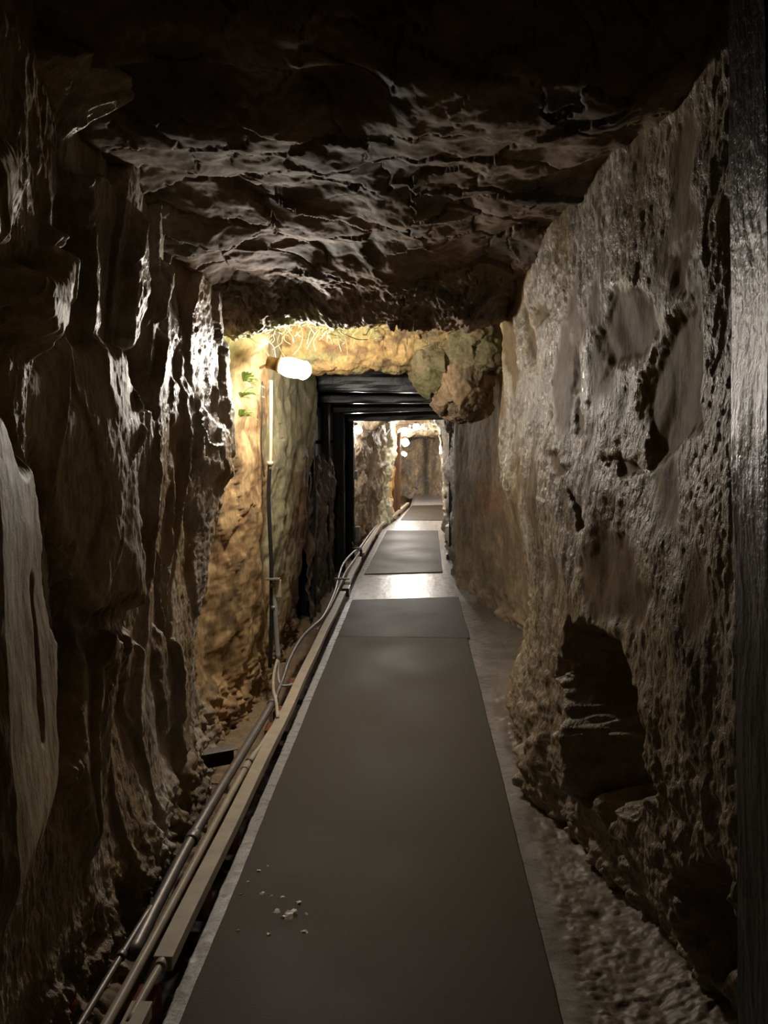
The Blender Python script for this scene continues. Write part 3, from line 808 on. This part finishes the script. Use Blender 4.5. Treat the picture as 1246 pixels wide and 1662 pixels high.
pipe('joint_conduit', [(-.728, 1.70, .072), (-.722, 1.82, .074), (-.718, 1.96, .066)], .012, PVC, 'short round conduit bridging the gap between the two nearest trunking pieces', 'conduit', None, [((-.718, 1.925, .068), (0, 1, 0), .03, .017)])
pipe('round_conduit', [(-.80, .8, .062), (-.785, 1.5, .070), (-.775, 2.2, .072), (-.77, 2.8, .076), (-.762, 3.18, .080)], .0145, PVC, 'long round beige conduit lying left of the near trunking', 'conduit', None,
     [((-.763, 3.16, .080), (.01, 1, 0), .07, .017)])
pipe('flexible_conduit', [(-.762, 3.18, .080), (-.756, 3.30, .078), (-.750, 3.42, .070), (-.744, 3.62, .060), (-.745, 3.9, .05)], lambda t: .013 + .0012 * math.sin(t * 160), PVC, 'ribbed flexible conduit end where the round beige conduit meets the trunking', 'conduit', None,
     [((-.7615, 3.2, .080), (.02, 1, 0), .02, .019)], BLACK_PLASTIC)
pipe('drain_pipe', [(-.835, 2.0, .035), (-.845, 2.5, .045), (-.835, 2.9, .06), (-.822, 3.3, .068), (-.812, 3.7, .072), (-.806, 4.02, .074)], .021, STEEL, 'thick dark steel pipe between the rock wall and the trunking', 'pipe', None,
     [((-.807, 4.0, .074), (0, 1, 0), .09, .026), ((-.842, 2.62, .048), (0, 1, 0), .05, .025)], STEEL)
pipe('thin_steel_pipe', [(-.87, .8, .05), (-.862, 1.4, .055), (-.853, 1.97, .055), (-.85, 2.2, .05)], .010, STEEL, 'thin grey pipe in the lower left corner beside the red object', 'pipe', None,
     [((-.853, 1.97, .055), (0, 1, 0), .02, .014)], STEEL)
pipe('shiny_hose', [(-.806, 4.03, .074), (-.815, 4.3, .085), (-.84, 4.75, .10), (-.835, 5.2, .11), (-.80, 5.5, .112), (-.765, 5.85, .105), (-.772, 6.5, .10), (-.79, 7.04, .10), (-.825, 7.7, .12), (-.84, 8.3, .13), (-.80, 9.0, .14), (-.755, 9.4, .13), (-.745, 10.2, .11), (-.72, 11.3, .10), (-.66, 12.6, .10)], .013, STEEL,
     'thin shiny grey pipe snaking along the foot of the left wall')
pipe('black_cable', [(-.775, 5.6, .07), (-.768, 6.4, .07), (-.775, 7.2, .08), (-.785, 8.0, .09), (-.76, 8.8, .09), (-.735, 9.8, .08), (-.70, 11.2, .08), (-.655, 12.5, .08), (-.50, 13.8, .09), (-.33, 15.2, .09), (-.22, 16.8, .08)], .010, PVC_GREY,
     'grey cable lying between the snaking shiny pipe and the trunking', 'cable')

t = thing('pipe_clamp', (-.74, 7.25, 0), 'black clamp strap over the pipes before the bright wet concrete', 'clamp')
part('strap', box_geo((-.765, 7.4, .125), (.16, .05, .012)), BLACK_PLASTIC, t, False, .003)
part('foot', box_geo((-.70, 7.16, .05), (.07, .18, .085)), BLACK_PLASTIC, t, False, .005)
part('foot', box_geo((-.845, 7.4, .06), (.014, .05, .13)), BLACK_PLASTIC, t, False, .003)
t = thing('pipe_clamp', (-.76, 9.1, 0), 'dark clamp on the pipes beside the second grey mat', 'clamp')
part('strap', box_geo((-.765, 9.3, .155), (.13, .05, .014)), BLACK_PLASTIC, t, False, .003)
part('bolt', lathe_geo([(0, .008), (.09, .008)], (-.80, 9.3, .15), (-.4, 0, 1), 8), STEEL, t)
part('foot', box_geo((-.715, 9.3, .07), (.03, .05, .14)), BLACK_PLASTIC, t, False, .003)

# red-brown supports seen under the trunking
for k, (x, y) in enumerate([(-.745, 1.84), (-.745, 2.35), (-.745, 2.75), (-.76, 3.75), (-.76, 4.0), (-.765, 4.5)]):
    V, Fc = box_geo((x, y, -.015), (.075, .11, .095), Matrix.Rotation(.1 * math.sin(k * 3), 3, 'Z'))
    o = mesh_obj('brick_support', V, Fc, RUST, None, False, .006)
    tag(o, ['red-brown support showing at the gap in the nearest trunking', 'dark red support block under the trunking below the white flakes', 'red-brown block under the trunking before the cut steel angle',
            'red support under the trunking by the thick dark pipe', 'red support between the dark pipe coupling and the two looping cables', 'farthest red support under the trunking past the looping cables'][k], 'support', 'blocks under the trunking')

# cut steel angle sticking out of the wall foot
t = thing('steel_angle', (-.94, 3.3, 0), 'short cut steel angle poking out of the wall foot over the thick pipe', 'bracket')
R_ = Matrix.Rotation(math.radians(-62), 3, 'Z')
part('top_flange', box_geo((-.925, 3.32, .085), (.05, .16, .006), R_), STEEL, t, False, .001)
part('side_flange', box_geo((-.935, 3.297, .05), (.006, .16, .07), R_), BLACK_PLASTIC, t, False, .001)
# red object in the corner
V, Fc = lathe_geo([(0, .020), (.006, .028), (.02, .030), (.034, .024), (.04, .010)], (-.935, 1.80, .03), (.2, -.5, 1), 14)
tag(mesh_obj('red_cap', V, Fc, RED, None, True), 'small faded red plastic cap on the rock in the lower left corner', 'cap')

# ------------------------------------------------------------------ vertical run up to the near lamp
t = thing('lamp_conduit', (-.90, 4.40, 0), 'beige conduit and dark cable climbing the ochre rock to the bright near lamp', 'conduit')
part('upper_tube', tube_geo([(-.868, 4.39, 1.89), (-.872, 4.39, 1.7), (-.878, 4.40, 1.5), (-.885, 4.40, 1.36)], .0105, 14), PVC, t)
part('dark_cable', tube_geo([(-.885, 4.40, 1.40), (-.893, 4.41, 1.30), (-.90, 4.42, 1.2), (-.895, 4.42, 1.0), (-.888, 4.41, .8), (-.888, 4.40, .55), (-.893, 4.39, .3), (-.90, 4.38, .15)], .0125, 12), BLACK_PLASTIC, t)
part('thin_wire', tube_geo([(-.915, 4.36, 1.88), (-.918, 4.36, 1.7), (-.93, 4.37, 1.5), (-.915, 4.38, 1.32)], .0035, 8), BLACK_PLASTIC, t)
part('lower_tube', tube_geo([(-.868, 4.40, .70), (-.866, 4.40, .5), (-.858, 4.40, .3), (-.845, 4.38, .2)], .0155, 14), PVC_GREY, t)
for z in (1.40, .66, .52):
    part('clip', lathe_geo([(-.012, .019), (.012, .019)], (-.884 if z > 1 else -.875, 4.40, z), (0, 0, 1), 14), STEEL if z < 1 else PVC, t)
part('junction_plate', box_geo((-.842, 4.39, .64), (.034, .012, .11)), PVC, t, False, .003)
part('clamp_band', box_geo((-.875, 4.385, .70), (.085, .05, .010)), STEEL, t, False, .002)
pipe('looping_cable', [(-.845, 4.38, .21), (-.84, 4.33, .13), (-.82, 4.27, .09), (-.79, 4.25, .08), (-.74, 4.28, .08)], .008, PVC_GREY, 'cable looping off the wall conduit into the trunking, the farther of two', 'cable', 'cables looping into the trunking')
pipe('looping_cable', [(-.852, 4.37, .2), (-.85, 4.25, .15), (-.82, 4.08, .115), (-.775, 3.93, .095), (-.728, 3.72, .09)], .009, PVC, 'beige cable curving off the wall conduit into the trunking, the nearer of two', 'cable', 'cables looping into the trunking')

# ------------------------------------------------------------------ lamps
def jar_lamp(origin, axis, r, L, glass, label, group='jar lamps in the passage', base_len=.06, mount=None):
    o = Vector(origin); a = Vector(axis).normalized()
    t = thing('jar_lamp', tuple(o), label, 'lamp', group)
    prof_ = [(0, r * .62)] + [(L * .12, r * .85)] + [(L * (.2 + .5 * k / 5), r * (.95 + .05 * math.sin(k))) for k in range(6)] + [(L * (.7 + .3 * math.sin(q)), r * math.cos(q)) for q in (math.radians(x) for x in (18, 36, 54, 70, 82, 90))]
    part('glass_jar', lathe_geo(prof_, o, a, 16), glass, t)
    part('collar', lathe_geo([(-.012, r * .6), (-.012, r * .8), (.004, r * .82), (.004, r * .6)], o, a, 16), LAMP_BASE, t)
    part('back_box', lathe_geo([(-base_len, r * .5), (-base_len, r * .62), (-.012, r * .66), (-.012, r * .4)], o, a, 16), LAMP_BASE, t)
    if mount:
        part('bracket', tube_geo([o - a * (base_len * .7), Vector(mount)], .009, 8, .03, False), LAMP_BASE, t)
    return t

jar_lamp((-.752, 4.05, 1.945), (1, .02, -.22), .054, .175, GLOW_NEAR, 'big bright jar lamp on the left wall under the rock lip', None, .07, (-.90, 4.25, 1.95))
jar_lamp((-.86, 10.30, 1.72), (.55, 0, -1), .050, .12, GLOW_MID, 'round lamp glowing beside the far black timber posts', 'lamps far down the passage', .05, (-.92, 10.34, 1.80))
jar_lamp((-.034, 13.5, 1.80), (.05, -.2, -1), .055, .10, GLOW_FAR, 'highest of the far lamps, hanging under the rock arch', 'lamps far down the passage', .05)
jar_lamp((-.30, 15.5, 1.52), (.6, -.3, -1), .075, .15, GLOW_FAR, 'middle far lamp on the left of the bend', 'lamps far down the passage', .05, (-.40, 15.5, 1.6))
jar_lamp((-.36, 17.0, 1.22), (.8, -.2, -.5), .045, .12, GLOW_MID, 'small stand-in lamp for the reflection just under the middle far lamp', 'lamps far down the passage', .05, (-.5, 17.0, 1.3))  # bulb added in place of a reflection in the lamp glass
jar_lamp((-.95, 19.0, 1.75), (.7, .1, -.6), .10, .2, GLOW_FAR, 'added unseen lamp round the bend to light the end rock face', None, .05, (-1.1, 19.2, 1.8))  # added lamp, hidden from view, brightens the end rock face
jar_lamp((-.75, -1.3, 2.35), (1, .1, -.2), .056, .185, GLOW_FILL_BEHIND, 'added unseen fill lamp on the left wall behind the photographer', None, .07, (-.95, -1.3, 2.35))  # added for faint fill light, out of view

t = thing('switch_box', (-.87, 10.25, 0), 'slim conduit with a small box beside the far black timber posts', 'box')
part('conduit', tube_geo([(-.882, 10.28, 1.64), (-.882, 10.28, 1.43), (-.866, 10.26, 1.09)], .011, 10), PVC, t)
part('housing', box_geo((-.866, 10.24, 1.04), (.07, .05, .12)), PVC_GREY, t, False, .006)
t = thing('switch_box', (-.855, 10.2, 0), 'grey square box low on the rock behind the black posts', 'box')
part('housing', box_geo((-.855, 10.18, .23), (.11, .07, .19)), PVC_GREY, t, False, .008)
part('lid', box_geo((-.855, 10.14, .325), (.115, .10, .012)), PVC, t, False, .002)
o = mesh_obj('hanging_wire', *tube_geo([(-.62, 12.5, 1.35), (-.58, 12.7, 1.5), (-.52, 12.9, 1.66), (-.46, 13.2, 1.74), (-.40, 13.55, 1.78), (-.2, 13.55, 1.80), (-.034, 13.5, 1.84)], .006, 6), BLACK_PLASTIC, None, True)
tag(o, 'thin wire looping over the far rock edge up to the highest far lamp', 'wire')

# ------------------------------------------------------------------ timbers
def timber_geo(a, b, w, h, seed, n=14, cx=.010, side=None):
    """squared log from a to b with worn faces; w across, h the other way"""
    a, b = Vector(a), Vector(b); t = (b - a).normalized()
    s = Vector(side).normalized() if side else t.cross(Vector((0, 0, 1))).normalized()
    u = s.cross(t).normalized()
    ring = []
    m = 6
    for (x0, y0), (x1, y1) in zip([(-1, -1), (1, -1), (1, 1), (-1, 1)], [(1, -1), (1, 1), (-1, 1), (-1, -1)]):
        for k in range(m):
            f = k / m; ring.append((x0 + (x1 - x0) * f, y0 + (y1 - y0) * f))
    V, Fc = [], []
    rr = random.Random(seed)
    ph = [rr.uniform(0, 6) for _ in ring]
    for i in range(n + 1):
        f = i / n; p = a.lerp(b, f)
        for k, (x, y) in enumerate(ring):
            c = .97 if abs(x) == 1 and abs(y) == 1 else 1
            g = cx * .35 * math.sin(ph[k] + f * 3) + cx * .25 * math.sin(ph[k] * 3 + f * 19)
            V.append(p + s * (x * w / 2 * c + x * g) + u * (y * h / 2 * c + y * g))
    R = len(ring)
    for i in range(n):
        for k in range(R):
            q, r = i * R + k, i * R + (k + 1) % R
            Fc.append((q, r, r + R, q + R))
    Fc += [tuple(reversed(range(R))), tuple(range(n * R, n * R + R))]
    return V, Fc

LB = ['nearest black overhead timber, just below the rock lintel', 'second black overhead timber behind the lintel', 'third black overhead timber from the lintel', 'farthest black overhead timber, level with the round far lamp']
for k, (y, zl, zr, hh) in enumerate([(6.62, 1.965, 1.935, .19), (7.72, 1.905, 1.905, .17), (8.8, 1.83, 1.885, .17), (9.9, 1.765, 1.795, .16)]):
    o = mesh_obj('timber_beam', *timber_geo((-1.02, y, zl + hh / 2), (.52, y, zr + hh / 2), .15, hh, k, 16, .006), TIMBER_BLACK, None, False, .006)
    tag(o, LB[k], 'beam', 'black timbers overhead')
LP = ['nearest black timber post on the left behind the ochre rock', 'second black timber post on the left of the dark passage', 'third black timber post on the left of the dark passage', 'farthest black timber post, beside the round far lamp']
for k, y in enumerate([6.62, 7.72, 8.8, 9.9]):
    o = mesh_obj('timber_post', *timber_geo(((-1.0, -1.0, -.95, -.93)[k], y, -.12), ((-1.0, -1.0, -.95, -.93)[k], y, 1.97 - k * .065), .15, .15, 20 + k, 16, .008, (1, 0, 0)), TIMBER_MATTE, None, False, .006)
    tag(o, LP[k], 'post', 'black timber posts on the left of the passage')
for k in range(8):
    x = -.93 + k * .185
    zl = lambda y: np.interp(y, [6.6, 7.7, 8.8, 9.9], [2.15, 2.085, 2.03, 1.945]) + .03
    V, Fc = timber_geo((x, 6.3, zl(6.3) + .02), (x, 10.05, zl(10.05)), .17, .035, 40 + k, 10, .006)
    o = mesh_obj('roof_plank', V, Fc, TIMBER_BLACK, None, False, .003)
    tag(o, 'black plank lying lengthways on the overhead timbers', 'plank', 'roof planks on the black timbers')
for k, (y0, y1) in enumerate([(6.75, 7.6), (7.85, 8.7), (8.93, 9.8)]):
    for j in range(5):
        z = .15 + j * .36
        V, Fc = timber_geo((-1.0, y0 - .12, z + .1), (-1.0, y1 + .12, z + .1), .03, .33, 60 + k * 5 + j, 8, .004)
        o = mesh_obj('wall_plank', V, Fc, TIMBER_MATTE, None, False, .003)
        tag(o, 'dark board set level behind the %s black left posts' % ['first and second', 'second and third', 'third and farthest'][k], 'plank', 'dark boards behind the left posts, bay ' + ['nearest', 'middle', 'farthest'][k])
t = thing('steel_prop', (.425, 9.45, 0), 'thin black post standing against the ochre right wall, with a block foot', 'post')
part('shaft', timber_geo((.44, 9.5, -.02), (.418, 9.5, 1.78), .055, .06, 90, 20, .006, (1, 0, 0)), TIMBER_POST, t, False, .004)
part('foot', box_geo((.415, 9.42, .035), (.085, .10, .07)), TIMBER_POST, t, False, .01)
o = mesh_obj('timber_post', *timber_geo((-.44, 15.2, -.05), (-.435, 15.2, 1.80), .17, .14, 91, 16, .012, (1, 0, 0)), TIMBER_BROWN, None, False, .008)
tag(o, 'brown timber post far off, left of the middle far lamp', 'post')

# big wet black post close on the right, built as a fine surface with grain and knots
def grained_post(x_top, z_top, x_bot, z_bot, y0, y1, depth):
    n, m = 700, 46
    zz = np.linspace(z_bot, z_top, n)
    ring = []
    for k in range(m): ring.append((0, y1 - (y1 - y0) * k / (m - 1)))            # face towards the walkway
    for k in range(1, 14): ring.append((depth * k / 13, y0))
    for k in range(1, 14): ring.append((depth, y0 + (y1 - y0) * k / 13))
    for k in range(1, 14): ring.append((depth - depth * k / 13, y1))
    ring = np.array(ring)
    Zg, U = np.meshgrid(zz, ring[:, 1], indexing='ij'); Xr = np.broadcast_to(ring[:, 0], Zg.shape)
    ks = [(1.76, 1.11, .05), (1.28, 1.12, .04), (2.05, 1.13, .03)]
    swirl = sum(np.exp(-((Zg - a) / .10) ** 2 - ((U - b) / .04) ** 2) * h for a, b, h in ks)
    n1 = fbm(U * 90 + swirl * 60, Zg * 5 + Xr * 60, 201.0, 4, .6)
    n2 = fbm(U * 30 + swirl * 40, Zg * 9 + Xr * 20, 203.0, 3, .6)
    d = n1 * .0007 + n2 * .0010 - swirl * .06 + fbm(U * 8, Zg * 3, 204., 2) * .003
    x = x_top + (x_bot - x_top) * (z_top - Zg) / (z_top - z_bot) + Xr
    cxm, cym = depth / 2, (y0 + y1) / 2
    dx = np.where(Xr < 1e-6, -1.0, np.where(Xr > depth - 1e-6, 1.0, 0.0)); dy = np.where(dx == 0, np.sign(U - cym), 0.0)
    P = np.stack([x + dx * d, U + dy * d, Zg], -1)
    return grid_mesh('wet_timber_post', P, TIMBER_POST)
o = link(grained_post(.437, 2.45, .582, -.12, 1.06, 1.178, .15))
tag(o, 'tall wet black timber post close up at the right edge', 'post')

# ------------------------------------------------------------------ ferns and roots round the near lamp
def fern(base, n, length, seed, label):
    rr = random.Random(seed); base = Vector(base)
    t = thing('fern', tuple(base), label, 'fern', 'small ferns on the wall by the near lamp')
    for i in range(n):
        ang = rr.uniform(-1.2, 1.2); out = Vector((rr.uniform(.3, .9), math.sin(ang) * .6 - .15, rr.uniform(.1, 1.1))).normalized()
        L = length * rr.uniform(.6, 1.1)
        pts = [base + out * (L * k / 5) + Vector((0, 0, -L * .5 * (k / 5) ** 2)) for k in range(6)]
        geo = tube_geo(pts, .0012, 5, .01)
        side = out.cross(Vector((0, 0, 1))).normalized()
        V, Fc = list(geo[0]), list(geo[1])
        for k in range(1, 11):
            f = k / 11; p = base + out * (L * f) + Vector((0, 0, -L * .5 * f * f)); ll = .018 * math.sin(PI * (f * .85 + .12)) + .004
            for s in (-1, 1):
                q = len(V); d_ = (side * s + out * .5).normalized()
                V += [p, p + d_ * ll * .5 + Vector((0, 0, .003)) + out * .003, p + d_ * ll, p + d_ * ll * .5 - out * .004]
                Fc += [(q, q + 1, q + 2, q + 3)]
        part('frond', (V, Fc), LEAF, t, True)
fern((-.90, 3.82, 1.84), 12, .15, 1, 'pale green fern tuft on the wall just left of the bright lamp, the upper one')
fern((-.92, 3.84, 1.76), 11, .13, 2, 'green fern tuft hanging below the other, left of the beige conduit')
fern((-.93, 3.86, 1.66), 8, .10, 3, 'lowest sparse fern sprig down the lit rock edge')

rr = random.Random(5); geos = []
for i in range(60):
    x = rr.uniform(-.95, -.15) if i < 46 else rr.uniform(-.2, .4); y = rr.uniform(3.70, 3.92)
    z = 2.14 - .04 * max(0, min(1, (-.55 - x) / .4)) + rr.uniform(-.03, .03)
    p = Vector((x, y, z)); pts = [p]
    for k in range(rr.randint(3, 6)):
        p = p + Vector((rr.uniform(-.05, .05), rr.uniform(-.03, .03), rr.uniform(-.025, .012))); pts.append(p)
    geos.append(tube_geo(pts, rr.uniform(.0010, .0024), 5, .012))
for i in range(46):
    p = Vector((rr.uniform(-.92, -.35), rr.uniform(4.12, 4.5), rr.uniform(2.28, 2.42))); pts = [p]
    for k in range(rr.randint(4, 7)):
        p = p + Vector((rr.uniform(-.04, .04), rr.uniform(-.03, .03), rr.uniform(-.06, -.015))); pts.append(p)
    geos.append(tube_geo(pts, rr.uniform(.0010, .0022), 5, .012))
o = mesh_obj('roots', *merge(*geos), ROOT, None, True)
tag(o, 'tangle of fine pale roots hanging from the ceiling lip above the bright lamp', 'roots', None, 'stuff')
